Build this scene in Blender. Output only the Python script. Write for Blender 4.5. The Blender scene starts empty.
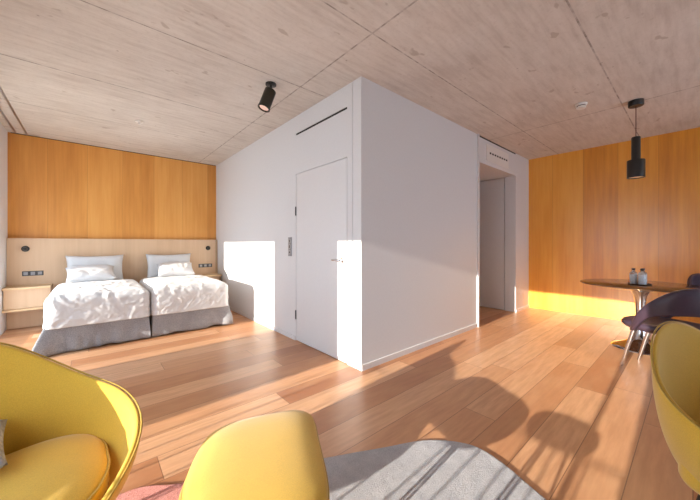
import bpy, bmesh, math, random
from mathutils import Vector, Matrix, noise
PI = math.pi
R = math.radians
random.seed(7)
S = bpy.context.scene
COL = S.collection

# ------------------------------------------------------------------ camera
cd = bpy.data.cameras.new('camera')
cam = bpy.data.objects.new('camera', cd)
COL.objects.link(cam)
cam.location = (0, 0, 1.2)
cam.rotation_euler = (R(90), 0, -math.atan2(.6549, .7557))
cd.sensor_width = 36
cd.lens = 36 * 300 / 700
cd.shift_y = -6.5 / 700
cd.clip_start = .02
S.camera = cam

# ------------------------------------------------------------------ world, sun, exposure
w = bpy.data.worlds.new('sky')
S.world = w
w.use_nodes = True
bg = w.node_tree.nodes['Background']
bg.inputs[0].default_value = (.70, .84, 1, 1)
bg.inputs[1].default_value = 4.0
sl = bpy.data.lights.new('sun', 'SUN')
sl.energy = 11.5
sl.color = (1, .91, .78)
sl.angle = R(.53)
sun = bpy.data.objects.new('sun', sl)
COL.objects.link(sun)
sun.rotation_euler = Vector((1, .025, -.213)).to_track_quat('-Z', 'Y').to_euler()
sun.location = (-6, 1, 4)
S.view_settings.view_transform = 'Standard'
S.view_settings.look = 'None'
S.view_settings.gamma = 1
S.view_settings.use_curve_mapping = False
S.view_settings.exposure = 0.3
S.cycles.max_bounces = 10
S.cycles.diffuse_bounces = 7
S.cycles.use_denoising = True

# ------------------------------------------------------------------ helpers
def tag(o, label=None, cat=None, group=None, kind=None):
    if label: o['label'] = label
    if cat: o['category'] = cat
    if group: o['group'] = group
    if kind: o['kind'] = kind
    return o

def empty(name, loc, rz=0):
    o = bpy.data.objects.new(name, None)
    COL.objects.link(o)
    o.location = loc
    o.rotation_euler = (0, 0, rz)
    o.empty_display_size = .1
    return o

def obj(name, bm, m, parent=None, smooth=None, loc=None, rz=0):
    me = bpy.data.meshes.new(name)
    bmesh.ops.recalc_face_normals(bm, faces=bm.faces)
    bm.to_mesh(me)
    bm.free()
    for x in (m if isinstance(m, (list, tuple)) else [m]):
        me.materials.append(x)
    if smooth is not None:
        for p in me.polygons: p.use_smooth = True
        if smooth < 180: me.set_sharp_from_angle(angle=R(smooth))
    o = bpy.data.objects.new(name, me)
    COL.objects.link(o)
    if parent: o.parent = parent
    if loc: o.location = loc
    if rz: o.rotation_euler = (0, 0, rz)
    return o

def box(bm, x0, x1, y0, y1, z0, z1, bev=0):
    r = bmesh.ops.create_cube(bm, size=1)
    vs = r['verts']
    for v in vs:
        v.co = Vector(((x0 + x1) / 2 + v.co.x * (x1 - x0), (y0 + y1) / 2 + v.co.y * (y1 - y0), (z0 + z1) / 2 + v.co.z * (z1 - z0)))
    if bev:
        es = list({e for v in vs for e in v.link_edges})
        bmesh.ops.bevel(bm, geom=es, offset=bev, segments=2, affect='EDGES', profile=.5)

def boxes(*bs, bev=0):
    bm = bmesh.new()
    for b in bs: box(bm, *b, bev=bev)
    return bm

def lathe(bm, prof, cx=0, cy=0, seg=32, sx=1, sy=1, mat=None):
    rings = []
    for r, z in prof:
        if r < 1e-5:
            rings.append([bm.verts.new(Vector((cx, cy, z)))])
        else:
            rings.append([bm.verts.new(Vector((cx + r * sx * math.cos(2 * PI * k / seg), cy + r * sy * math.sin(2 * PI * k / seg), z))) for k in range(seg)])
    for a, b in zip(rings, rings[1:]):
        for k in range(seg):
            k2 = (k + 1) % seg
            if len(a) == 1 and len(b) == 1: continue
            if len(a) == 1: bm.faces.new((a[0], b[k], b[k2]))
            elif len(b) == 1: bm.faces.new((a[k], a[k2], b[0]))
            else: bm.faces.new((a[k], a[k2], b[k2], b[k]))
    if mat:
        for ring in rings:
            for v in ring: v.co = mat @ v.co
    return bm

def tube(bm, pts, rad, seg=10):
    """round bar through pts; rad is a number or one per point"""
    pts = [Vector(p) for p in pts]
    if not isinstance(rad, (list, tuple)): rad = [rad] * len(pts)
    rings = []
    for i, p in enumerate(pts):
        d = (pts[min(i + 1, len(pts) - 1)] - pts[max(i - 1, 0)]).normalized()
        up = Vector((0, 0, 1)) if abs(d.z) < .95 else Vector((1, 0, 0))
        a = d.cross(up).normalized()
        b = d.cross(a)
        rings.append([bm.verts.new(p + (a * math.cos(2 * PI * k / seg) + b * math.sin(2 * PI * k / seg)) * rad[i]) for k in range(seg)])
    for a, b in zip(rings, rings[1:]):
        for k in range(seg):
            bm.faces.new((a[k], a[(k + 1) % seg], b[(k + 1) % seg], b[k]))
    bm.faces.new(rings[0]); bm.faces.new(rings[-1])
    return bm

def keyed(ks, a):
    """table of (angle, value): linear between keys, softened over a few degrees"""
    def lin(x):
        x = abs(x)
        if x > 180: x = 360 - x
        if x <= ks[0][0]: return ks[0][1]
        for (a0, v0), (a1, v1) in zip(ks, ks[1:]):
            if x <= a1: return v0 + (v1 - v0) * (x - a0) / (a1 - a0)
        return ks[-1][1]
    w = [1, 2, 3, 4, 3, 2, 1]
    return sum(k * lin(a + (i - 3) * 5) for i, k in enumerate(w)) / sum(w)

def catmull(pts, n=8, closed=True):
    out = []
    N = len(pts)
    for i in range(N):
        p = [Vector(pts[(i + k - 1) % N]) for k in range(4)]
        for k in range(n):
            t = k / n
            out.append(.5 * ((2 * p[1]) + (-p[0] + p[2]) * t + (2 * p[0] - 5 * p[1] + 4 * p[2] - p[3]) * t * t + (-p[0] + 3 * p[1] - 3 * p[2] + p[3]) * t ** 3))
    return out

def copy_tree(o, parent=None):
    c = o.copy()
    COL.objects.link(c)
    if parent:
        c.parent = parent
    for ch in list(o.children):
        copy_tree(ch, c)
    return c

# ------------------------------------------------------------------ materials
class NT:
    def __init__(s, name):
        s.m = bpy.data.materials.new(name)
        s.m.use_nodes = True
        s.t = s.m.node_tree
        s.b = s.t.nodes['Principled BSDF']
    def n(s, kind, **kw):
        x = s.t.nodes.new(kind)
        for k, v in kw.items(): setattr(x, k, v)
        return x
    def l(s, a, b): s.t.links.new(a, b)
    def val(s, sock, v):
        if isinstance(v, (int, float)): sock.default_value = v
        elif isinstance(v, tuple): sock.default_value = v
        else: s.l(v, sock)
    def math(s, op, a, b=0, c=0):
        x = s.n('ShaderNodeMath', operation=op)
        s.val(x.inputs[0], a); s.val(x.inputs[1], b); s.val(x.inputs[2], c)
        return x.outputs[0]
    def pos(s):
        g = s.n('ShaderNodeNewGeometry')
        sp = s.n('ShaderNodeSeparateXYZ')
        s.l(g.outputs['Position'], sp.inputs[0])
        return sp.outputs
    def vec(s, x, y, z):
        c = s.n('ShaderNodeCombineXYZ')
        s.val(c.inputs[0], x); s.val(c.inputs[1], y); s.val(c.inputs[2], z)
        return c.outputs[0]
    def noise(s, v, scale=1, detail=3, rough=.5):
        x = s.n('ShaderNodeTexNoise')
        if v is not None: s.l(v, x.inputs['Vector'])
        x.inputs['Scale'].default_value = scale
        x.inputs['Detail'].default_value = detail
        x.inputs['Roughness'].default_value = rough
        return x.outputs['Fac']
    def ramp(s, f, *stops):
        x = s.n('ShaderNodeValToRGB')
        e = x.color_ramp.elements
        while len(e) < len(stops): e.new(.5)
        for i, (p, c) in enumerate(stops):
            e[i].position = p
            e[i].color = (*c, 1) if len(c) == 3 else c
        s.l(f, x.inputs[0])
        return x.outputs[0]
    def mix(s, f, a, b, mode='MIX'):
        x = s.n('ShaderNodeMix', data_type='RGBA', blend_type=mode)
        s.val(x.inputs[0], f)
        s.val(x.inputs[6], (*a, 1) if isinstance(a, tuple) and len(a) == 3 else a)
        s.val(x.inputs[7], (*b, 1) if isinstance(b, tuple) and len(b) == 3 else b)
        return x.outputs[2]
    def bump(s, h, strength=.2, dist=.01):
        x = s.n('ShaderNodeBump')
        x.inputs['Strength'].default_value = strength
        x.inputs['Distance'].default_value = dist
        s.l(h, x.inputs['Height'])
        s.l(x.outputs[0], s.b.inputs['Normal'])
    def set(s, color=None, rough=None, metal=None, **kw):
        if color is not None: s.val(s.b.inputs['Base Color'], (*color, 1) if isinstance(color, tuple) else color)
        if rough is not None: s.val(s.b.inputs['Roughness'], rough)
        if metal is not None: s.b.inputs['Metallic'].default_value = metal
        for k, v in kw.items(): s.b.inputs[k.replace('_', ' ')].default_value = v
        return s.m

def simple(name, c, rough=.5, metal=0, var=.06, scale=30, bump=0, **kw):
    t = NT(name)
    tc = t.n('ShaderNodeTexCoord').outputs['Object']
    f = t.noise(tc, scale, 3)
    lo = tuple(max(0, x * (1 - var)) for x in c); hi = tuple(min(1, x * (1 + var)) for x in c)
    t.set(t.ramp(f, (.3, lo), (.7, hi)), rough, metal, **kw)
    if bump: t.bump(f, bump, .003)
    return t.m

def lines_at(t, coord, places, width):
    """1 on a thin line at each place"""
    acc = None
    for p in places:
        f = t.math('LESS_THAN', t.math('ABSOLUTE', t.math('SUBTRACT', coord, p)), width)
        acc = f if acc is None else t.math('MAXIMUM', acc, f)
    return acc

def mat_plaster(name, c=(.68, .68, .69)):
    t = NT(name)
    X, Y, Z = t.pos()
    f = t.noise(t.vec(X, Y, Z), 45, 4)
    t.set(t.ramp(f, (.3, tuple(x * .97 for x in c)), (.7, c)), .75)
    t.bump(f, .05, .002)
    return t.m

def mat_concrete():
    t = NT('board marked concrete')
    X, Y, Z = t.pos()
    big = t.noise(t.vec(X, Y, 0), 1.1, 5, .6)
    grain = t.noise(t.vec(t.math('MULTIPLY', X, 1.2), t.math('MULTIPLY', Y, 9), 0), 2.2, 6, .65)
    fine = t.noise(t.vec(X, Y, 0), 30, 4, .7)
    c = t.ramp(t.math('ADD', t.math('MULTIPLY', big, .45), t.math('MULTIPLY', grain, .55)), (.32, (.48, .42, .37)), (.5, (.62, .57, .515)), (.68, (.71, .665, .61)))
    c = t.mix(t.ramp(fine, (.52, (0, 0, 0)), (.75, (.35, .35, .35))), c, (.42, .36, .31))
    sp = t.noise(t.vec(t.math('MULTIPLY', X, 1), t.math('MULTIPLY', Y, 1.6), 3), 5.5, 2, .5)
    c = t.mix(t.ramp(sp, (.70, (0, 0, 0)), (.73, (.5, .5, .5))), c, (.34, .27, .21))
    v = t.n('ShaderNodeTexVoronoi'); t.l(t.vec(X, Y, 0), v.inputs['Vector']); v.inputs['Scale'].default_value = 5
    c = t.mix(t.ramp(v.outputs['Distance'], (.03, (.6, .6, .6)), (.05, (0, 0, 0))), c, (.25, .2, .16))
    j1 = lines_at(t, Y, (3.79, 3.786, 2.61, 1.59, .55, -.6, -1.7, 4.95, 6.1), .006)
    j2 = lines_at(t, X, (1.6, 4.6), .007)
    wob = t.ramp(t.noise(t.vec(X, Y, 0), 12, 3), (.35, (.15, .15, .15)), (.6, (.65, .65, .65)))
    j = t.math('MULTIPLY', t.math('MAXIMUM', j1, j2), wob)
    c = t.mix(j, c, (.13, .10, .08))
    t.set(c, .8)
    t.bump(t.math('SUBTRACT', t.math('MULTIPLY', grain, .4), j), .2, .004)
    return t.m

def mat_floor():
    t = NT('oiled maple planks')
    X, Y, Z = t.pos()
    W, L = .22, 2.1
    yy = t.math('DIVIDE', t.math('SUBTRACT', Y, .01), W)
    row = t.math('FLOOR', yy)
    wn = t.n('ShaderNodeTexWhiteNoise', noise_dimensions='1D'); t.l(row, wn.inputs['W'])
    xx = t.math('DIVIDE', t.math('ADD', X, t.math('MULTIPLY', wn.outputs['Value'], 6)), L)
    colm = t.math('FLOOR', xx)
    w2 = t.n('ShaderNodeTexWhiteNoise', noise_dimensions='2D'); t.l(t.vec(row, colm, 0), w2.inputs['Vector'])
    rnd = w2.outputs['Value']
    off = t.math('MULTIPLY', rnd, 40)
    g1 = t.noise(t.vec(t.math('MULTIPLY', X, 1.5), t.math('MULTIPLY', Y, 14), off), 2.2, 6, .6)
    g2 = t.noise(t.vec(X, t.math('MULTIPLY', Y, 3), off), 3.0, 4, .55)
    base = t.ramp(rnd, (0, (.36, .145, .065)), (.35, (.50, .235, .115)), (.7, (.62, .335, .18)), (1, (.74, .45, .27)))
    c = t.mix(t.ramp(g1, (.35, (.45, .45, .45)), (.65, (0, 0, 0))), base, (.36, .17, .08))
    c = t.mix(t.ramp(g2, (.45, (0, 0, 0)), (.8, (.5, .5, .5))), c, (.62, .37, .20))
    fy = t.math('ABSOLUTE', t.math('SUBTRACT', t.math('FRACT', yy), .5))
    fx = t.math('ABSOLUTE', t.math('SUBTRACT', t.math('FRACT', xx), .5))
    gap = t.math('MAXIMUM', t.math('GREATER_THAN', fy, .491), t.math('GREATER_THAN', fx, .4991))
    c = t.mix(t.math('MULTIPLY', gap, .75), c, (.15, .065, .03))
    t.set(c, t.ramp(g2, (.3, (.30, .30, .30)), (.7, (.42, .42, .42))))
    t.bump(t.math('SUBTRACT', t.math('MULTIPLY', g1, .25), gap), .15, .003)
    return t.m

def mat_veneer(name, axis, width, off, lo, mid, hi, rough=.38):
    t = NT(name)
    P = t.pos()
    h = P[axis]; Z = P[2]
    pp = t.math('DIVIDE', t.math('SUBTRACT', h, off), width)
    idx = t.math('FLOOR', pp)
    wn = t.n('ShaderNodeTexWhiteNoise', noise_dimensions='1D'); t.l(idx, wn.inputs['W'])
    r = wn.outputs['Value']
    g = t.noise(t.vec(t.math('MULTIPLY', h, 16), t.math('MULTIPLY', Z, .7), t.math('MULTIPLY', r, 9)), 1.6, 6, .6)
    g2 = t.noise(t.vec(t.math('MULTIPLY', h, 3.5), t.math('MULTIPLY', Z, .5), t.math('MULTIPLY', r, 5)), 1.6, 3, .5)
    f = t.math('ADD', t.math('ADD', t.math('MULTIPLY', g, .38), t.math('MULTIPLY', g2, .38)), t.math('MULTIPLY', r, .24))
    c = t.ramp(f, (.3, lo), (.5, mid), (.72, hi))
    fr = t.math('ABSOLUTE', t.math('SUBTRACT', t.math('FRACT', pp), .5))
    c = t.mix(t.math('MULTIPLY', t.math('GREATER_THAN', fr, .4965), .5), c, tuple(x * .4 for x in lo))
    t.set(c, rough)
    if rough < .4: t.b.inputs['Specular IOR Level'].default_value = .8
    t.bump(g, .04, .002)
    return t.m

def mat_fabric(name, c, scale=260, var=.12, rough=.9, sheen=.3, bump=.25):
    t = NT(name)
    tc = t.n('ShaderNodeTexCoord').outputs['Object']
    f = t.noise(tc, scale, 2, .6)
    g = t.noise(tc, 6, 3, .5)
    lo = tuple(x * (1 - var) for x in c); hi = tuple(min(1, x * (1 + var)) for x in c)
    col = t.ramp(t.math('ADD', t.math('MULTIPLY', f, .7), t.math('MULTIPLY', g, .3)), (.35, lo), (.65, hi))
    t.set(col, rough)
    t.b.inputs['Sheen Weight'].default_value = sheen
    t.bump(f, bump, .001)
    return t.m

M = {}
M['plaster'] = mat_plaster('white plaster')
M['concrete'] = mat_concrete()
M['floor'] = mat_floor()
M['veneer_back'] = mat_veneer('amber oak veneer', 0, .45, -.03, (.58, .235, .045), (.72, .325, .07), (.82, .42, .12), .45)
M['veneer_right'] = mat_veneer('amber oak veneer dining', 1, .44, .36, (.54, .18, .008), (.72, .29, .022), (.84, .40, .055), .28)
M['oak'] = mat_veneer('pale oak', 0, 3, -1.1, (.56, .38, .235), (.64, .44, .28), (.70, .50, .33), .45)
M['oak_edge'] = simple('pale oak edge', (.66, .46, .26), .5)
M['white'] = simple('white lacquer', (.68, .68, .69), .4, var=.01)
M['shade_black'] = simple('recess shade black', (.02, .018, .016), .9)  # near-black, stands in for the shade inside gaps, slots and holes
M['black'] = simple('black powder coat', (.014, .013, .013), .35)
M['bronze'] = simple('dark bronze', (.035, .032, .024), .35, .4)
M['chrome'] = simple('chrome', (.72, .72, .74), .12, 1, var=.02)
M['steel'] = simple('brushed steel', (.45, .45, .46), .35, 1)
M['mustard'] = mat_fabric('mustard wool', (.62, .375, .035), 300, .10)
M['piping'] = mat_fabric('ochre piping', (.42, .26, .03), 300, .1)
M['linen'] = mat_fabric('white linen', (.64, .65, .665), 200, .02, .85, .1, .05)
M['grey_linen'] = mat_fabric('grey linen', (.30, .305, .325), 120, .25, .9, .2, .3)
M['grey_knit'] = mat_fabric('grey knit', (.35, .35, .38), 40, .5, .95, .2, .8)
M['leather'] = simple('aubergine leather', (.045, .028, .045), .42, var=.08, scale=60, bump=.08)
M['marble'] = simple('brown marble', (.11, .065, .04), .08, var=.5, scale=5)
M['plastic'] = simple('white plastic', (.75, .73, .70), .4, var=.02)
M['switch'] = simple('grey switch plate', (.30, .30, .31), .35, .5)
M['socket'] = simple('anthracite socket', (.05, .05, .055), .4)

def mat_rug():
    t = NT('two tone rug pile')
    X, Y, Z = t.pos()
    f = t.noise(t.vec(X, Y, Z), 160, 3, .7)
    g = t.noise(t.vec(X, Y, Z), 14, 4, .6)
    grey = t.ramp(t.math('ADD', t.math('MULTIPLY', f, .6), t.math('MULTIPLY', g, .4)), (.35, (.33, .34, .38)), (.65, (.52, .53, .56)))
    pink = t.ramp(f, (.35, (.55, .22, .19)), (.65, (.76, .36, .31)))
    s = t.math('ADD', t.math('SUBTRACT', X, .58), t.math('MULTIPLY', t.math('SUBTRACT', t.noise(t.vec(X, Y, 0), 1.4, 1), .5), .5))
    t.set(t.mix(t.math('LESS_THAN', s, 0), grey, pink), .95)
    t.bump(t.math('ADD', f, g), .8, .006)
    return t.m
M['rug'] = mat_rug()

def mat_glow(name, c, s):
    t = NT(name)
    t.set(tuple(c), .5)
    t.b.inputs['Emission Color'].default_value = (*c, 1)
    t.b.inputs['Emission Strength'].default_value = s
    return t.m
M['lamp_lens'] = mat_glow('lit lamp lens', (1, .72, .62), .12)
M['pendant_lens'] = mat_glow('pendant diffuser', (1, .7, .45), .12)

def mat_pane():
    t = NT('window glass')
    tr = t.n('ShaderNodeBsdfTransparent'); gl = t.n('ShaderNodeBsdfGlossy'); gl.inputs['Roughness'].default_value = .02
    mx = t.n('ShaderNodeMixShader'); mx.inputs[0].default_value = .05
    t.l(tr.outputs[0], mx.inputs[1]); t.l(gl.outputs[0], mx.inputs[2])
    t.l(mx.outputs[0], t.t.nodes['Material Output'].inputs['Surface'])
    return t.m
M['pane'] = mat_pane()
def mat_blind():
    t = NT('translucent blind cloth')
    d = t.n('ShaderNodeBsdfDiffuse'); d.inputs[0].default_value = (.8, .79, .76, 1)
    tr = t.n('ShaderNodeBsdfTranslucent'); tr.inputs[0].default_value = (.8, .78, .74, 1)
    mx = t.n('ShaderNodeMixShader'); mx.inputs[0].default_value = .5
    t.l(d.outputs[0], mx.inputs[1]); t.l(tr.outputs[0], mx.inputs[2])
    t.l(mx.outputs[0], t.t.nodes['Material Output'].inputs['Surface'])
    return t.m
M['blind'] = mat_blind()
def mat_glass():
    t = NT('bottle glass')
    t.set((.92, .96, 1.0), .03)
    t.b.inputs['Transmission Weight'].default_value = .85
    t.b.inputs['IOR'].default_value = 1.4
    return t.m
M['glass'] = mat_glass()
M['water'] = simple('pale bottle contents', (.9, .93, .97), .2, var=.02)

# ------------------------------------------------------------------ room shell
H = 2.776          # ceiling
XL, XP, XR = -.88, 1.93, 6.24    # window wall, partition face, dining wall
YB, YP, YF = 6.37, 2.065, -2.8   # bed wall, partition front, wall behind the camera
def struct(name, bm, m, parent=None, smooth=None):
    o = obj(name, bm, m, parent, smooth)
    if not parent: o['kind'] = 'structure'
    return o
struct('floor', boxes((XL - .3, XR + .3, YF - .3, YB + .3, -.2, 0)), M['floor'])
struct('ceiling', boxes((XL - .3, XR + .3, YF - .3, YB + .3, H, H + .25)), M['concrete'])
struct('wall_back', boxes((XL - .3, XP + .12, YB, YB + .2, 0, H)), M['veneer_back'])
struct('wall_right', boxes((XR, XR + .2, YF - .2, YP + .9, 0, H)), M['veneer_right'])
# wall between bed room and corridor, with the flush door opening, the air slot and the panel joint
DY0, DY1, DZ = 2.27, 3.25, 2.06
struct('wall_bedroom_side', boxes(
    (XP, XP + .12, DY1, YB, 0, H),
    (XP, XP + .12, DY0 - .08, DY1, DZ, 2.537),
    (XP, XP + .12, DY0 - .08, DY0, 0, DZ),
    (XP, XP + .12, DY0 - .08, DY0, 2.537, 2.562),
    (XP, XP + .12, DY0 - .08, DY1, 2.562, H),
    (XP, XP + .12, YP, DY0 - .085, 0, H),
    (XP + .02, XP + .12, DY0 - .085, DY0 - .08, 0, H)), M['plaster'])
struct('trim_1', boxes((XP + .006, XP + .11, DY0 + .0, DY1 - .002, 2.538, 2.561)), M['shade_black'])  # dark strip just inside the air slot, painting its shade
d1 = struct('door_1', boxes((XP + .002, XP + .05, DY0 + .007, DY1 - .004, .006, DZ - .005)), M['white'])
struct('trim_2', boxes((XP + .055, XP + .11, DY0 + .002, DY1 - .002, 0, DZ - .002)), M['shade_black'])  # dark sheet behind the leaf, so the door gaps read as shade
for z in (1.60, .32):
    bm = bmesh.new(); tube(bm, [(XP - .006, DY1 - .004, z - .055), (XP - .006, DY1 - .004, z + .055)], .008)
    obj('hinge', bm, M['socket'], d1, 60)
bm = bmesh.new()
m_ = Matrix.Translation((XP + .002, DY0 + .07, 1.03)) @ Matrix.Rotation(-PI / 2, 4, 'Y')
lathe(bm, [(0, 0), (.026, 0), (.026, .008), (.011, .012), (.011, .045), (0, .045)], mat=m_, seg=20)
tube(bm, [(XP - .043, DY0 + .07, 1.03), (XP - .046, DY0 + .12, 1.03), (XP - .046, DY0 + .19, 1.03)], [.011, .010, .009])
obj('door_handle', bm, M['chrome'], d1, 50)
obj('strike_plate', boxes((XP - .0005, XP + .012, DY0 - .006, DY0 + .004, .95, 1.14)), M['steel'], d1)
# partition front face and doorway
OX0, OX1, OZ = 4.24, 5.62, 2.385
struct('wall_partition_front', boxes(
    (XP + .12, OX0, YP, YP + .14, 0, H),
    (OX1, XR, YP, YP + .18, 0, H)), M['plaster'])
struct('wall_doorway_header', boxes((OX0, OX1, YP, YP + .14, OZ, H - .023), (OX0, OX1, YP + .031, YP + .14, H - .022, H)), M['plaster'])
struct('trim_3', boxes((OX0, OX1, YP + .004, YP + .03, H - .022, H)), M['shade_black'])  # dark strip painting the shade of the gap above the header
struct('trim_4', boxes((OX0 - .035, OX0, YP - .022, YP, 0, H)), M['white'])
struct('ceiling_corridor', boxes((OX0 - .2, OX1 + .1, YP + .14, 4.6, OZ, OZ + .1)), M['plaster'])
struct('wall_corridor_left', boxes((OX0 - .14, OX0, YP + .14, 4.6, 0, OZ)), M['plaster'])
struct('wall_corridor_right', boxes((OX1 + .03, OX1 + .15, YP + .18, 4.6, 0, OZ)), M['plaster'])
struct('wall_corridor_end', boxes((OX0 - .1, OX1 + .1, 4.6, 4.7, 0, OZ + .1)), M['plaster'])
d2 = struct('door_2', boxes((OX1 - .005, OX1 + .028, YP + .195, YP + 1.15, .008, OZ - .012)), M['white'])
obj('door_handle', boxes((OX1 - .03, OX1 - .004, YP + .66, YP + .675, .98, 1.10), bev=.003), M['black'], d2)
# air grille on the header
gr = obj('air_grille', boxes((4.50, 5.30, YP - .006, YP, 2.45, 2.70)), M['plastic'])
tag(gr, 'flush beige air grille panel above the corridor doorway', 'grille')
for k in range(8):
    x = 4.60 + k * .085
    obj('slot', boxes((x, x + .05, YP - .009, YP - .0055, 2.565, 2.590)), M['shade_black'], gr)
# baseboards
struct('baseboard_partition', boxes((XP - .0, OX0 - .035, YP - .012, YP, 0, .055)), M['white'])
struct('baseboard_bedroom', boxes((XP - .010, XP, DY1 + .01, YB - .32, 0, .05)), M['white'])
struct('baseboard_doorway', boxes((OX1, XR, YP - .012, YP, 0, .045)), M['white'])
struct('trim_5', boxes((XL + .03, XP - .01, YB - .012, YB, H - .007, H)), M['shade_black'])  # dark strip painting a shadow line where wall meets ceiling
# curtain track grooves seen as two dark lines in the ceiling
for i, x in enumerate((-.69, -.80)):
    struct('trim_%d' % (6 + i), boxes((x - .010, x + .010, .2, YB - .01, H - .004, H + .0)), M['steel'])

# window wall
W1 = (3.74, 5.82); W2 = (.15, 2.36); SILL = .06; HEAD = 2.45; BL = 1.85
T = .22
def wallx(y0, y1, z0, z1): return (XL - T, XL, y0, y1, z0, z1)
struct('wall_left', boxes(wallx(YF - .2, W2[0], 0, H), wallx(W2[1], W1[0], 0, H), wallx(W1[1], YB, 0, H),
    wallx(W2[0], W2[1], 0, SILL), wallx(W1[0], W1[1], 0, SILL), wallx(W2[0], W2[1], HEAD, H), wallx(W1[0], W1[1], HEAD, H)), M['plaster'])
for n_, (y0, y1) in enumerate((W1, W2)):
    fx0, fx1 = XL - .20, XL - .15
    bm = boxes((fx0, fx1, y0, y0 + .012, SILL, HEAD), (fx0, fx1, y1 - .012, y1, SILL, HEAD), (fx0, fx1, y0, y1, SILL, SILL + .03), (fx0, fx1, y0, y1, HEAD - .04, HEAD))
    if n_ == 1: box(bm, fx0, fx1, 0.335, .37, SILL, HEAD)
    wf = struct('window_%d' % (n_ + 1), bm, M['steel'])
    obj('window_pane', boxes((XL - .178, XL - .174, y0 + .012, y1 - .012, SILL + .03, HEAD - .04)), M['pane'], wf)
    obj('window_blind', boxes((XL - .14, XL - .137, y0 + .002, y1 - .002, BL, HEAD)), M['blind'], wf)
# front wall; unseen window behind the camera, sized to light the dining side
struct('wall_front', boxes((XL - .2, 2.7, YF - .2, YF, 0, H), (5.4, XR, YF - .2, YF, 0, H), (2.7, 5.4, YF - .2, YF, 0, .1), (2.7, 5.4, YF - .2, YF, 2.3, H)), M['plaster'])
w3 = struct('window_3', boxes((2.7, 5.4, YF - .12, YF - .07, .1, .15), (2.7, 5.4, YF - .12, YF - .07, 2.25, 2.3), (2.7, 2.75, YF - .12, YF - .07, .1, 2.3), (4.03, 4.07, YF - .12, YF - .07, .1, 2.3), (5.35, 5.4, YF - .12, YF - .07, .1, 2.3)), M['steel'])
obj('window_pane', boxes((2.75, 5.35, YF - .098, YF - .094, .15, 2.25)), M['pane'], w3)
# balcony and railing outside the window wall
struct('floor_balcony', boxes((XL - 2.2, XL - .225, YF, YB, -.22, -.02)), M['concrete'])
rail = empty('balcony_railing', (-1.13, 1.2, -.02))
tag(rail, 'thin steel balcony railing outside the window wall', 'railing')
obj('top_rail', boxes((-.012, .012, -1.2, 1.3, .70, .706)), M['steel'], rail)
for k in range(17):
    y = -1.18 + k * .145
    obj('baluster', boxes((-.006, .006, y - .006, y + .006, 0, .70)), M['steel'], rail)

# ------------------------------------------------------------------ bed wall furniture
hb = empty('headboard', (.525, YB, 0))
tag(hb, 'pale oak headboard panel spanning the amber wall behind both beds', 'headboard')
HW = (XP - XL) / 2 - .003
obj('panel', boxes((-HW, HW, -.10, -.002, .002, 1.275), bev=.003), M['oak'], hb)
def socket_strip(x0, x1, z):
    s = obj('socket_strip', boxes((x0, x1, -.108, -.0995, z - .034, z + .034), bev=.002), M['socket'], hb)
    n = max(2, round((x1 - x0) / .075))
    for k in range(n):
        xc = x0 + (x1 - x0) * (k + .5) / n
        obj('socket_insert', boxes((xc - .022, xc + .022, -.111, -.1075, z - .022, z + .022), bev=.002), M['switch'], s)
def reading_lamp(x, z):
    m_ = Matrix.Translation((x, -.10, z)) @ Matrix.Rotation(PI / 2, 4, 'X')
    bm = bmesh.new(); lathe(bm, [(0, 0), (.042, 0), (.042, .012), (.03, .018), (0, .018)], mat=m_, seg=24)
    l = obj('reading_lamp', bm, M['black'], hb, 40)
    bm = bmesh.new()
    lathe(bm, [(0, .018), (.022, .018), (.024, .05), (.02, .062), (0, .062)], mat=m_, seg=20)
    obj('lamp_head', bm, M['bronze'], l, 40)
def hx(px):   # place along the headboard front for a picture column
    u = px - 350
    return (.7557 * u + 196.5) / (-.6549 * u + 226.7) * 6.27 - .525
def hz(px, py):
    u = px - 350
    return 1.2 + (243.5 - py) * 6.27 / (-.6549 * u + 226.7)
socket_strip(hx(22), hx(43.5), hz(33, 273.3))
socket_strip(hx(198.5), hx(212), hz(205, 265.5))
reading_lamp(hx(25.5), hz(25.5, 248.8))
reading_lamp(hx(208), hz(208, 248))

def nightstand(x0, x1, label, loc_name):
    t = empty('bedside_shelf', ((x0 + x1) / 2, YB - .10, 0))
    w2 = (x1 - x0) / 2
    tag(t, label, 'bedside shelf', None)
    D = .30
    obj('top_board', boxes((-w2, w2, -D, -.002, .575, .605), bev=.002), M['oak_edge'], t)
    obj('bottom_board', boxes((-w2, w2, -D, -.002, .285, .312), bev=.002), M['oak_edge'], t)
    obj('drawer_front', boxes((-w2 + .004, w2 - .004, -D + .055, -D + .075, .314, .573), bev=.002), M['oak'], t)
    for s in (-1, 1):
        obj('side_panel', boxes((s * (w2 - .02) - .008, s * (w2 - .02) + .008, -D + .076, -.004, .313, .574)), M['oak'], t)
nightstand(XL + .004, -.42, 'pale oak bedside shelf box left of the beds under the wider socket strip', 'l')
nightstand(1.60, XP - .014, 'pale oak bedside shelf between the right bed and the white wall', 'r')

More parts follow.
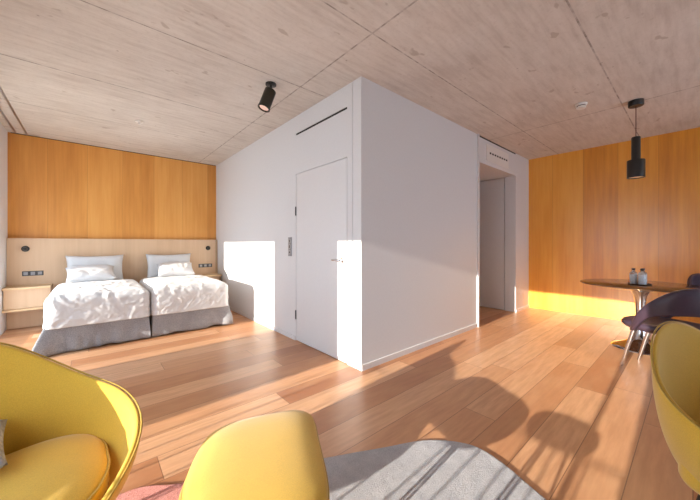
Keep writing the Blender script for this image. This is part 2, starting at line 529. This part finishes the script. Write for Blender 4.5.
# ------------------------------------------------------------------ beds
def soft_box(x0, x1, y0, y1, z0, z1, r, n=(90, 120, 30), seed=0, wr=.012, puff=.03, flare=.0, open_bottom=True):
    """a cloth-covered block: rounded edges, puffed top and creases"""
    bm = bmesh.new()
    cx, cy = (x0 + x1) / 2, (y0 + y1) / 2
    hx_, hy_ = (x1 - x0) / 2, (y1 - y0) / 2
    NX, NY, NZ = n
    gr_ = {}
    def P(i, j, k):
        key = (i, j, k)
        if key in gr_: return gr_[key]
        a, b, c = i / NX * 2 - 1, j / NY * 2 - 1, k / NZ
        p = Vector((a * hx_, b * hy_, z0 + c * (z1 - z0)))
        # round the edges
        q = Vector((max(-hx_ + r, min(hx_ - r, p.x)), max(-hy_ + r, min(hy_ - r, p.y)), min(z1 - r, p.z)))
        d = p - q
        nrm = Vector((0, 0, 1))
        if d.length > 1e-6:
            nrm = d.normalized()
            L = max(abs(d.x), abs(d.y), abs(d.z))
            p = q + nrm * L
        if nrm.z > .6: p.z += puff * (1 - a ** 4) * (1 - b ** 4)
        dn = (1 - c)
        if nrm.z < .5:
            p.x += flare * dn * nrm.x; p.y += flare * dn * nrm.y
        s = Vector((p.x * 1.0 + seed, p.y * 1.0, p.z * 1.0))
        f = noise.noise(s * 3.2) * .9
        v = s * 7 + Vector((noise.noise(s * 3), noise.noise(s * 3 + Vector((9, 0, 0))), 0)) * 2.2
        f2 = (1 - abs(noise.noise(v)) * 2.4)
        f3 = (1 - abs(noise.noise(v * 2.1)) * 2.4) * .4
        v4 = s * 19 + Vector((noise.noise(s * 9), noise.noise(s * 9 + Vector((3, 0, 0))), 0)) * 1.5
        f4 = (1 - abs(noise.noise(v4)) * 2.6) * .45
        p += nrm * wr * (f + f2 * 1.0 + f3 + f4)
        gr_[key] = bm.verts.new(p + Vector((cx, cy, 0)))
        return gr_[key]
    for i in range(NX):
        for j in range(NY):
            bm.faces.new((P(i, j, NZ), P(i + 1, j, NZ), P(i + 1, j + 1, NZ), P(i, j + 1, NZ)))
    for k in range(NZ):
        for i in range(NX):
            for j in (0, NY):
                bm.faces.new((P(i, j, k), P(i + 1, j, k), P(i + 1, j, k + 1), P(i, j, k + 1)))
        for j in range(NY):
            for i in (0, NX):
                bm.faces.new((P(i, j, k), P(i, j + 1, k), P(i, j + 1, k + 1), P(i, j, k + 1)))
    return bm

def solid(o, th, off=-1):
    m = o.modifiers.new('thickness', 'SOLIDIFY'); m.thickness = th; m.offset = off
def subs(o, n=1):
    m = o.modifiers.new('smooth', 'SUBSURF'); m.levels = n; m.render_levels = n

def skirt_mesh(x0, x1, y0, y1, ztop, seed, corner):
    """valance: vertical cloth around the sides and the foot, hem wavy and flared at the corners"""
    bm = bmesh.new()
    path = []
    N1, N2 = 50, 60
    for k in range(N1 + 1): path.append((x0, y1 + (y0 - y1) * k / N1, -1, 0))
    for k in range(N2 + 1): path.append((x0 + (x1 - x0) * k / N2, y0, 0, -1))
    for k in range(N1 + 1): path.append((x1, y0 + (y1 - y0) * k / N1, 1, 0))
    NZ = 8
    grid = []
    for idx, (x, y, nx, ny) in enumerate(path):
        colv = []
        dc = min(math.hypot(x - x0, y - y0), math.hypot(x - x1, y - y0))
        fl = corner[0 if x < (x0 + x1) / 2 else 1] * math.exp(-(dc / .09) ** 2)
        cxn = -1 if x < (x0 + x1) / 2 else 1
        for k in range(NZ + 1):
            c = k / NZ
            s = (x * 1 + y * 1) * 9 + seed
            wv = .007 * math.sin(s * 1.7) * (1 + noise.noise(Vector((x * 3, y * 3, seed)))) + .024 * noise.noise(Vector((x * 7 + seed, y * 7, c))) + .014 * noise.noise(Vector((x * 19 + seed, y * 19, c * 2)))
            ox = nx * wv * c * 1.3 + cxn * fl * c * .8
            oy = ny * wv * c * 1.3 - fl * c * .7
            hem = .012 + .016 * max(0, noise.noise(Vector((x * 3 + seed, y * 3, 5)))) * 2
            z = ztop + (hem - ztop) * c
            colv.append(bm.verts.new((x + ox, y + oy, z)))
        grid.append(colv)
    for a, b in zip(grid, grid[1:]):
        for k in range(NZ): bm.faces.new((a[k], b[k], b[k + 1], a[k + 1]))
    return bm

def bed(x0, x1, label, duvet_label, seed, lcorner):
    cx = (x0 + x1) / 2
    y0, y1 = 4.53, 6.25
    t = empty('bed', (cx, 5.4, 0))
    tag(t, label, 'bed', 'pair of single beds')
    hw = (x1 - x0) / 2
    obj('bed_base', boxes((-hw + .04, hw - .04, y0 - 5.4 + .04, y1 - 5.4, .10, .32), bev=.01), M['grey_linen'], t)
    for sx in (-1, 1):
        for yy in (y0 - 5.4 + .15, y1 - 5.4 - .15):
            bm = bmesh.new(); lathe(bm, [(0, 0), (.02, 0), (.026, .1), (0, .1)], cx=sx * (hw - .15), cy=yy, seg=16)
            obj('leg', bm, M['oak_edge'], t, 40)
    obj('mattress', boxes((-hw + .035, hw - .035, y0 - 5.4 + .035, y1 - 5.4, .32, .56), bev=.03), M['linen'], t, 40)
    s = obj('bed_skirt', skirt_mesh(-hw + .012, hw - .012, y0 - 5.4 + .0, y1 - 5.4, .33, seed, lcorner), M['grey_linen'], t, 180)
    solid(s, .004, 0)
    d = obj('duvet', soft_box(-hw + .005, hw - .005, y0 - .03 - 5.4, 5.93 - 5.4, .285, .625, .075, seed=seed, wr=.0055, puff=.03, flare=.01), M['linen'], None, 180, (cx, 5.4, 0))
    solid(d, .02)
    tag(d, duvet_label, 'duvet', 'duvets on the beds')
    return t
bed(-.37, .570, 'left single bed with grey valance beside the wider bedside shelf', 'crumpled white duvet on the left bed', 3.1, (.16, .03))
bed(.595, 1.55, 'right single bed with grey valance nearest the white wall', 'crumpled white duvet on the right bed', 11.7, (.02, .08))

def pillow(w_, h_, th, loc, lean, rz, label, seed, group=None):
    """pillow standing on its long edge: local x width, z height, y thickness"""
    bm = bmesh.new()
    N = 26
    sides = []
    for s in (1, -1):
        g = []
        for i in range(N + 1):
            rowv = []
            for j in range(N + 1):
                a, b = i / N * 2 - 1, j / N * 2 - 1
                pin = 1 - .10 * (1 - a * a) * abs(b) ** 3     # edges curve in between corners
                pin2 = 1 - .07 * (1 - b * b) * abs(a) ** 3
                x = a * w_ / 2 * pin2; z = b * h_ / 2 * pin
                tk = th / 2 * ((1 - a ** 4) * (1 - b ** 4)) ** .55
                nv = noise.noise(Vector((x * 7 + seed, z * 7, s * 2))) * .014 * (1 - a ** 4) * (1 - b ** 4)
                cr = (1 - abs(noise.noise(Vector((x * 11 + seed, z * 9, s)))) * 3) * .006 * (1 - a ** 4) * (1 - b ** 4)
                rowv.append(bm.verts.new((x, s * (tk + nv + cr), z)))
            g.append(rowv)
        sides.append(g)
        for i in range(N):
            for j in range(N):
                bm.faces.new((g[i][j], g[i + 1][j], g[i + 1][j + 1], g[i][j + 1]))
    bmesh.ops.remove_doubles(bm, verts=bm.verts, dist=.0006)
    bm.transform(Matrix.Translation((0, 0, h_ / 2)))
    bm.transform(Matrix.Rotation(lean, 4, 'X'))
    o = obj('pillow', bm, M['linen'], None, 180, loc, rz)
    return tag(o, label, 'pillow', group)
pillow(.70, .44, .15, (.07, 6.08, .59), R(-13), 0, 'white pillow standing upright against the headboard on the left bed', 1)
pillow(.70, .44, .15, (1.07, 6.08, .59), R(-13), 0, 'white pillow standing upright against the headboard on the right bed', 5)
pillow(.56, .40, .15, (.03, 5.66, .672), R(-64), R(4), 'puffy white pillow lying in front of the upright one on the left bed', 9)
pillow(.54, .40, .15, (1.10, 5.66, .672), R(-64), R(-4), 'puffy white pillow lying in front of the upright one on the right bed', 14)

# ------------------------------------------------------------------ wall switch, ceiling devices
sw = empty('wall_switch', (XP, 3.39, 1.16))
tag(sw, 'grey switch and socket plate on the white wall beside the white door', 'switch')
obj('plate', boxes((-.008, -.0005, -.042, .042, -.12, .12), bev=.002), M['switch'], sw)
for k, z in enumerate((.072, 0, -.072)):
    obj('rocker' if k < 2 else 'socket', boxes((-.0105, -.0075, -.026, .026, z - .027, z + .027), bev=.001), M['steel'], sw)
    if k < 2:
        obj('button', boxes((-.0125, -.010, -.006, .006, z - .018, z + .018)), M['shade_black'], sw)
    else:
        obj('socket_hole', boxes((-.0115, -.010, -.010, .010, z - .010, z + .010)), M['shade_black'], sw)

sp = empty('ceiling_spotlight', (1.35, 2.75, H))
tag(sp, 'dark cylindrical spotlight tilted below the ceiling near the white door', 'spotlight')
bm = bmesh.new(); lathe(bm, [(0, -.001), (.052, -.001), (.052, -.014), (.045, -.018), (0, -.018)], seg=28); obj('mount_plate', bm, M['black'], sp, 40)
bm = bmesh.new(); tube(bm, [(0, 0, -.017), (0, 0, -.065)], .012, 12); box(bm, -.02, .02, -.012, .012, -.085, -.05, bev=.003); obj('swivel_joint', bm, M['black'], sp, 40)
ax = Vector((-.33, .04, -.94)).normalized()   # beam direction
m_ = Matrix.Translation((-.004, 0, -.068)) @ ax.to_track_quat('Z', 'Y').to_matrix().to_4x4()
bm = bmesh.new(); lathe(bm, [(0, 0), (.052, 0), (.056, .004), (.056, .19), (.060, .192), (.060, .205), (.050, .205), (.050, .19), (0, .19)], mat=m_, seg=32); obj('lamp_body', bm, M['bronze'], sp, 40)
bm = bmesh.new(); lathe(bm, [(0, .1905), (.044, .1905), (.044, .196), (0, .197)], mat=m_, seg=32); obj('lamp_lens', bm, M['lamp_lens'], sp, 40)

pd = empty('pendant_lamp', (4.56, .436, H))
tag(pd, 'black stepped cylinder pendant lamp hanging above the round table', 'pendant lamp')
bm = bmesh.new(); lathe(bm, [(0, -.001), (.066, -.001), (.066, -.055), (.062, -.06), (0, -.06)], seg=32); obj('ceiling_rose', bm, M['black'], pd, 40)
bm = bmesh.new(); tube(bm, [(0, 0, -.058), (0, 0, -.41)], .004, 8); obj('cord', bm, simple('red brown cord', (.12, .035, .025), .7), pd, 60)
bm = bmesh.new(); lathe(bm, [(0, -.40), (.036, -.40), (.039, -.405), (.039, -.66), (0, -.66)], seg=32); obj('upper_tube', bm, M['black'], pd, 40)
bm = bmesh.new(); lathe(bm, [(0, -.655), (.073, -.655), (.076, -.66), (.076, -.85), (.070, -.85), (.070, -.83), (0, -.83)], seg=40); obj('lamp_shade', bm, M['black'], pd, 40)
bm = bmesh.new(); lathe(bm, [(0, -.831), (.069, -.831), (.069, -.84), (0, -.842)], seg=40); obj('diffuser', bm, M['pendant_lens'], pd, 40)

sd = empty('smoke_detector', (4.19, .85, H))
tag(sd, 'white round smoke detector on the concrete ceiling near the pendant lamp', 'smoke detector')
bm = bmesh.new(); lathe(bm, [(0, -.001), (.056, -.001), (.056, -.018), (.05, -.022), (0, -.022)], seg=32); obj('base', bm, M['plastic'], sd, 40)
bm = bmesh.new(); lathe(bm, [(0, -.03), (.042, -.030), (.046, -.036), (.042, -.052), (.02, -.06), (0, -.06)], seg=32); obj('cap', bm, M['plastic'], sd, 40)
bm = bmesh.new(); lathe(bm, [(0, -.0215), (.040, -.0215), (.040, -.031), (0, -.031)], seg=32); obj('vent_ring', bm, M['shade_black'], sd, 40)

pl_ = bpy.data.lights.new('pendant fill', 'SPOT')  # warm spot added under the shade to lift the dining side
pl_.energy = 26; pl_.color = (1, .62, .32); pl_.spot_size = R(165); pl_.spot_blend = .6; pl_.shadow_soft_size = .05
plo = bpy.data.objects.new('pendant_fill', pl_); COL.objects.link(plo); plo.parent = pd; plo.location = (0, 0, -.856)

sk = empty('ceiling_sensor', (.48, 4.70, H))
tag(sk, 'tiny white sensor disc on the ceiling above the beds', 'ceiling sensor')
bm = bmesh.new(); lathe(bm, [(0, -.001), (.045, -.001), (.045, -.012), (.035, -.018), (0, -.018)], seg=28); obj('base', bm, M['plastic'], sk, 40)
bm = bmesh.new(); lathe(bm, [(0, -.017), (.015, -.017), (.012, -.04), (0, -.042)], seg=20); obj('nozzle', bm, M['plastic'], sk, 40)

# ------------------------------------------------------------------ rug
outline = [(-.60, 1.35), (-.40, 1.72), (.11, 1.79), (.33, 1.68), (.65, 1.50), (.99, 1.345), (1.28, 1.20), (1.55, 1.06), (1.70, .87), (1.69, .69), (1.60, .45), (1.50, .1), (1.35, -.35), (.9, -.75), (.2, -.8), (-.4, -.5), (-.65, .1), (-.68, .8)]
ol = catmull([(x, y, 0) for x, y in outline], 8)
bm = bmesh.new()
r0 = [bm.verts.new((p.x, p.y, .001)) for p in ol]
r1 = [bm.verts.new((p.x, p.y, .011)) for p in ol]
cen = Vector((.5, .5, 0))
r2 = [bm.verts.new(((p.x - cen.x) * .992 + cen.x, (p.y - cen.y) * .992 + cen.y, .014)) for p in ol]
for a, b in ((r0, r1), (r1, r2)):
    for k in range(len(a)):
        k2 = (k + 1) % len(a)
        bm.faces.new((a[k], a[k2], b[k2], b[k]))
bm.faces.new(r2); bm.faces.new(list(reversed(r0)))
rug = obj('rug', bm, M['rug'])
tag(rug, 'cloud-shaped rug in grey and pink pile under the yellow ottoman', 'rug')

# ------------------------------------------------------------------ armchairs and ottoman
Z_RIM = [(0, .84), (20, .81), (38, .72), (60, .62), (80, .585), (105, .52), (125, .45), (142, .39), (160, .345), (180, .335)]
R_RIM = [(0, .36), (35, .37), (60, .39), (90, .425), (112, .435), (135, .40), (180, .345)]
def armchair(name, label, loc, rz):
    t = empty(name, loc, rz)
    tag(t, label, 'armchair', 'mustard armchairs')
    NA, NT_ = 72, 12
    bm = bmesh.new()
    cen_v = bm.verts.new((0, 0, .262))
    rings = []
    for s in range(1, NT_ + 1):
        f = s / NT_
        ring = []
        for k in range(NA):
            a = 360 * k / NA
            aa = a if a <= 180 else 360 - a
            zr, rr = keyed(Z_RIM, aa), keyed(R_RIM, aa)
            rp = .27
            if f < .4:
                g = f / .4
                r = rp * g; z = .262 + .012 * g * g
            else:
                g = (f - .4) / .6
                r = rp + (rr - rp) * math.sin(g * PI / 2) ** .9
                z = .274 + (zr - .274) * (g ** 1.45)
            th = R(a)
            ring.append(bm.verts.new((r * math.sin(th), r * math.cos(th) * (.95 if aa < 90 else 1.0), z)))
        rings.append(ring)
    for k in range(NA): bm.faces.new((cen_v, rings[0][k], rings[0][(k + 1) % NA]))
    for a, b in zip(rings, rings[1:]):
        for k in range(NA): bm.faces.new((a[k], a[(k + 1) % NA], b[(k + 1) % NA], b[k]))
    rim_pts = [v.co.copy() for v in rings[-1]]
    sh = obj('shell', bm, M['mustard'], t, 180)
    solid(sh, .024, 1); subs(sh, 1)
    bm = bmesh.new()
    tube_closed(bm, [p + Vector((p.x, p.y, 0)).normalized() * .022 + Vector((0, 0, -.006)) for p in rim_pts], .0035)
    obj('piping', bm, M['piping'], t, 180)
    # seat cushion
    hp = [(.0, .215), (.13, .21), (.25, .20), (.34, .145), (.365, .045), (.35, -.05), (.32, -.15), (.25, -.25), (.14, -.305), (0, -.32)]
    pl = [(p.x, p.y) for p in catmull([(x, y, 0) for x, y in hp] + [(-x, y, 0) for x, y in hp[-2:0:-1]], 5)]
    NP = len(pl)
    bm = bmesh.new()
    prof = [(.90, .278), (.97, .29), (1.0, .31), (1.0, .375), (.985, .392), (.93, .405), (.75, .42), (.45, .43), (.2, .432)]
    rg = []
    for f, z in prof:
        rg.append([bm.verts.new((x * f, y * f, z + (.01 if z > .38 else 0) * (y / .3) )) for x, y in pl])
    for a, b in zip(rg, rg[1:]):
        for k in range(NP): bm.faces.new((a[k], a[(k + 1) % NP], b[(k + 1) % NP], b[k]))
    bm.faces.new(rg[-1]); bm.faces.new(list(reversed(rg[0])))
    cu = obj('seat_cushion', bm, M['mustard'], t, 180)
    bm = bmesh.new()
    tube_closed(bm, [Vector((x * 1.0, y * 1.0, .384)) for x, y in pl], .005)
    obj('piping', bm, M['piping'], cu, 180)
    # legs
    for sx in (-1, 1):
        for sy in (-1, 1):
            bm = bmesh.new()
            tube(bm, [(sx * .17, sy * .15, .262), (sx * .22, sy * .20, .002)], [.014, .009])
            obj('leg', bm, M['bronze'], t, 60)
    return t
def tube_closed(bm, pts, rad, seg=8):
    n = len(pts)
    rings = []
    for i in range(n):
        d = (pts[(i + 1) % n] - pts[i - 1]).normalized()
        up = Vector((0, 0, 1)) if abs(d.z) < .95 else Vector((1, 0, 0))
        a = d.cross(up).normalized(); b = d.cross(a)
        rings.append([bm.verts.new(pts[i] + (a * math.cos(2 * PI * k / seg) + b * math.sin(2 * PI * k / seg)) * rad) for k in range(seg)])
    for i in range(n):
        a, b = rings[i], rings[(i + 1) % n]
        for k in range(seg): bm.faces.new((a[k], a[(k + 1) % seg], b[(k + 1) % seg], b[k]))
armchair('armchair', 'mustard yellow shell armchair with seat cushion, left of the ottoman', (-.30, 1.43, .0145), R(16))
ac = armchair('armchair', 'mustard yellow shell armchair in front of the purple dining chair, cut by the frame', (1.94, -.245, 0), R(-26))

def ottoman():
    loc = Vector((.45, 1.03, 0))
    t = empty('ottoman', loc)
    tag(t, 'low mustard yellow upholstered ottoman with rounded corners on the rug', 'ottoman')
    plan = catmull([(x - .45, y - 1.03, 0) for x, y in [(.195, 1.02), (.235, 1.13), (.32, 1.28), (.385, 1.352), (.47, 1.372), (.57, 1.35), (.67, 1.315), (.765, 1.265), (.79, 1.18), (.72, 1.03), (.62, .835), (.55, .75), (.45, .71), (.32, .74), (.21, .80), (.16, .88), (.165, .95)]], 6)
    bm = bmesh.new()
    prof = [(.55, .30), (.80, .305), (.93, .32), (.985, .345), (1.0, .375), (.985, .392), (.95, .402), (.85, .413), (.6, .422), (.35, .425), (.12, .426)]
    rg = [[bm.verts.new((p.x * f, p.y * f, z)) for p in plan] for f, z in prof]
    n = len(plan)
    for a, b in zip(rg, rg[1:]):
        for k in range(n): bm.faces.new((a[k], a[(k + 1) % n], b[(k + 1) % n], b[k]))
    bm.faces.new(rg[-1]); bm.faces.new(list(reversed(rg[0])))
    o = obj('seat', bm, M['mustard'], t, 180)
    bm = bmesh.new(); tube_closed(bm, [Vector((p.x * 1.0, p.y * 1.0, .372)) for p in plan], .0045); obj('piping', bm, M['piping'], o, 180)
    for sx in (-1, 1):
        for sy in (-1, 1):
            bm = bmesh.new(); tube(bm, [(sx * .11, sy * .13, .303), (sx * .16, sy * .19, .016)], [.008, .006]); obj('leg', bm, M['bronze'], t, 60)
ottoman()

# grey cushion on the left armchair, mostly outside the frame
c_ = pillow(.30, .30, .09, (-.348, 1.43, .488), R(-84), R(8), 'grey patterned scatter cushion on the left armchair, cut by the frame', 22)
c_.name = 'scatter_cushion'
c_['category'] = 'cushion'
c_.data.materials.clear(); c_.data.materials.append(M['grey_knit'])

# unseen three legged table below the frame, added to cast an oval floor shadow
st = empty('shadow_table', (.13, .51, .014))
tag(st, 'small round three-legged side table added unseen to cast an oval floor shadow', 'side table')
bm = bmesh.new(); lathe(bm, [(0, .43), (.18, .43), (.185, .437), (.185, .452), (.18, .46), (0, .46)], seg=40); obj('table_top', bm, M['bronze'], st, 40)
for k in range(3):
    a = 2 * PI * k / 3 + .4
    bm = bmesh.new(); tube(bm, [(.07 * math.cos(a), .07 * math.sin(a), .432), (.15 * math.cos(a), .15 * math.sin(a), .002)], .008); obj('leg', bm, M['bronze'], st, 60)

# ------------------------------------------------------------------ dining group
tb = empty('dining_table', (4.78, .42, 0))
tag(tb, 'round brown marble table on a chrome trumpet pedestal under the pendant', 'table')
TR = .55
bm = bmesh.new(); lathe(bm, [(0, .712), (TR - .05, .712), (TR, .722), (TR + .002, .727), (TR - .004, .732), (0, .732)], seg=96); obj('table_top', bm, M['marble'], tb, 40)
bm = bmesh.new(); lathe(bm, [(0, .7115), (.135, .7115), (.13, .70), (.085, .66), (.058, .60), (.046, .52), (.042, .42), (.044, .30), (.052, .20), (.068, .13), (.10, .085), (.16, .05), (.22, .028), (.255, .012), (.26, .001), (0, .001)], seg=64); obj('pedestal', bm, M['chrome'], tb, 60)

tr = empty('tray', (4.71, .42, .7325))
tag(tr, 'small round black tray under the water bottles on the table', 'tray')
bm = bmesh.new(); lathe(bm, [(0, .0), (.095, .0), (.10, .004), (.102, .014), (.098, .014), (.095, .006), (0, .006)], seg=40); obj('dish', bm, M['black'], tr, 50)
def bottle(x, y, label):
    t = empty('water_bottle', (x, y, .739))
    tag(t, label, 'bottle', 'water bottles on the tray')
    bm = bmesh.new(); lathe(bm, [(0, .0), (.030, .0), (.034, .005), (.034, .115), (.030, .130), (.014, .145), (.013, .158), (0, .158)], seg=24); obj('bottle_body', bm, M['glass'], t, 50)
    bm = bmesh.new(); lathe(bm, [(0, .004), (.030, .004), (.0305, .112), (0, .112)], seg=24); obj('water', bm, M['water'], t, 50)
    bm = bmesh.new(); lathe(bm, [(0, .159), (.015, .159), (.016, .162), (.016, .178), (0, .180)], seg=20); obj('cap', bm, M['black'], t, 50)
    return t
bottle(4.695, .470, 'clear water bottle on the black tray, leftmost of the three')
bottle(4.745, .395, 'clear water bottle on the black tray, rightmost of the three')
bottle(4.660, .395, 'clear water bottle on the black tray, front and middle of the three')

UP = [(0, .83), (50, .835), (68, .82), (84, .75), (100, .655), (118, .54), (134, .43), (144, .39)]
LO = [(0, .60), (60, .60), (88, .575), (102, .535), (112, .48), (120, .41), (130, .375), (144, .37)]
RB = [(0, .28), (50, .30), (90, .325), (120, .315), (144, .30)]
def dining_chair(label, loc, rz):
    t = empty('dining_chair', loc, rz)
    tag(t, label, 'chair', 'purple leather chairs at the round table')
    bm = bmesh.new()
    N, K = 72, 8
    A = 144
    grid = []
    for i in range(N + 1):
        a = -A + 2 * A * i / N
        aa = abs(a)
        up, lo, rr = keyed(UP, aa), keyed(LO, aa), keyed(RB, aa)
        colv = []
        for k in range(K + 1):
            f = k / K
            z = lo + (up - lo) * f
            r = rr + .045 * math.sin(min(1, max(0, (z - .4) / .4)) * PI / 2) - .02 * max(0, f - .8) / .2
            th = R(a)
            colv.append(bm.verts.new((r * math.sin(th), r * math.cos(th) * .95, z)))
        grid.append(colv)
    for a, b in zip(grid, grid[1:]):
        for k in range(K): bm.faces.new((a[k], b[k], b[k + 1], a[k + 1]))
    o = obj('backrest', bm, M['leather'], t, 180); solid(o, .035, 0); subs(o, 1)
    bm = bmesh.new()
    pl = []
    for k in range(56):
        a = 2 * PI * k / 56
        ca, sa = math.cos(a), math.sin(a)
        pl.append((math.copysign(abs(ca) ** .85, ca) * .262, math.copysign(abs(sa) ** .85, sa) * .30 - .06))
    prof = [(.45, .375), (.75, .382), (.93, .40), (1.0, .425), (1.0, .445), (.96, .462), (.85, .472), (.5, .468), (.2, .464)]
    rg = [[bm.verts.new((x * f, y * f, z)) for x, y in pl] for f, z in prof]
    for a, b in zip(rg, rg[1:]):
        for k in range(56): bm.faces.new((a[k], a[(k + 1) % 56], b[(k + 1) % 56], b[k]))
    bm.faces.new(rg[-1]); bm.faces.new(list(reversed(rg[0])))
    obj('seat', bm, M['leather'], t, 180)
    for sx in (-1, 1):
        for sy in (-1, 1):
            bm = bmesh.new(); tube(bm, [(sx * .16, sy * .18 - .04, .385), (sx * .16, sy * .23 - .04, .20), (sx * .16, sy * .28 - .04, .002)], [.022, .018, .013], 12)
            obj('leg', bm, M['chrome'], t, 60)
    return t
c0 = dining_chair('purple leather armchair nearest the camera at the round table', (4.02, .13, 0), R(180 - 17))
c1 = copy_tree(c0)
c1.location = (5.50, -.30, 0); c1.rotation_euler = (0, 0, R(-75))
c1['label'] = 'purple leather chair on the far side of the round table, only its back top showing'
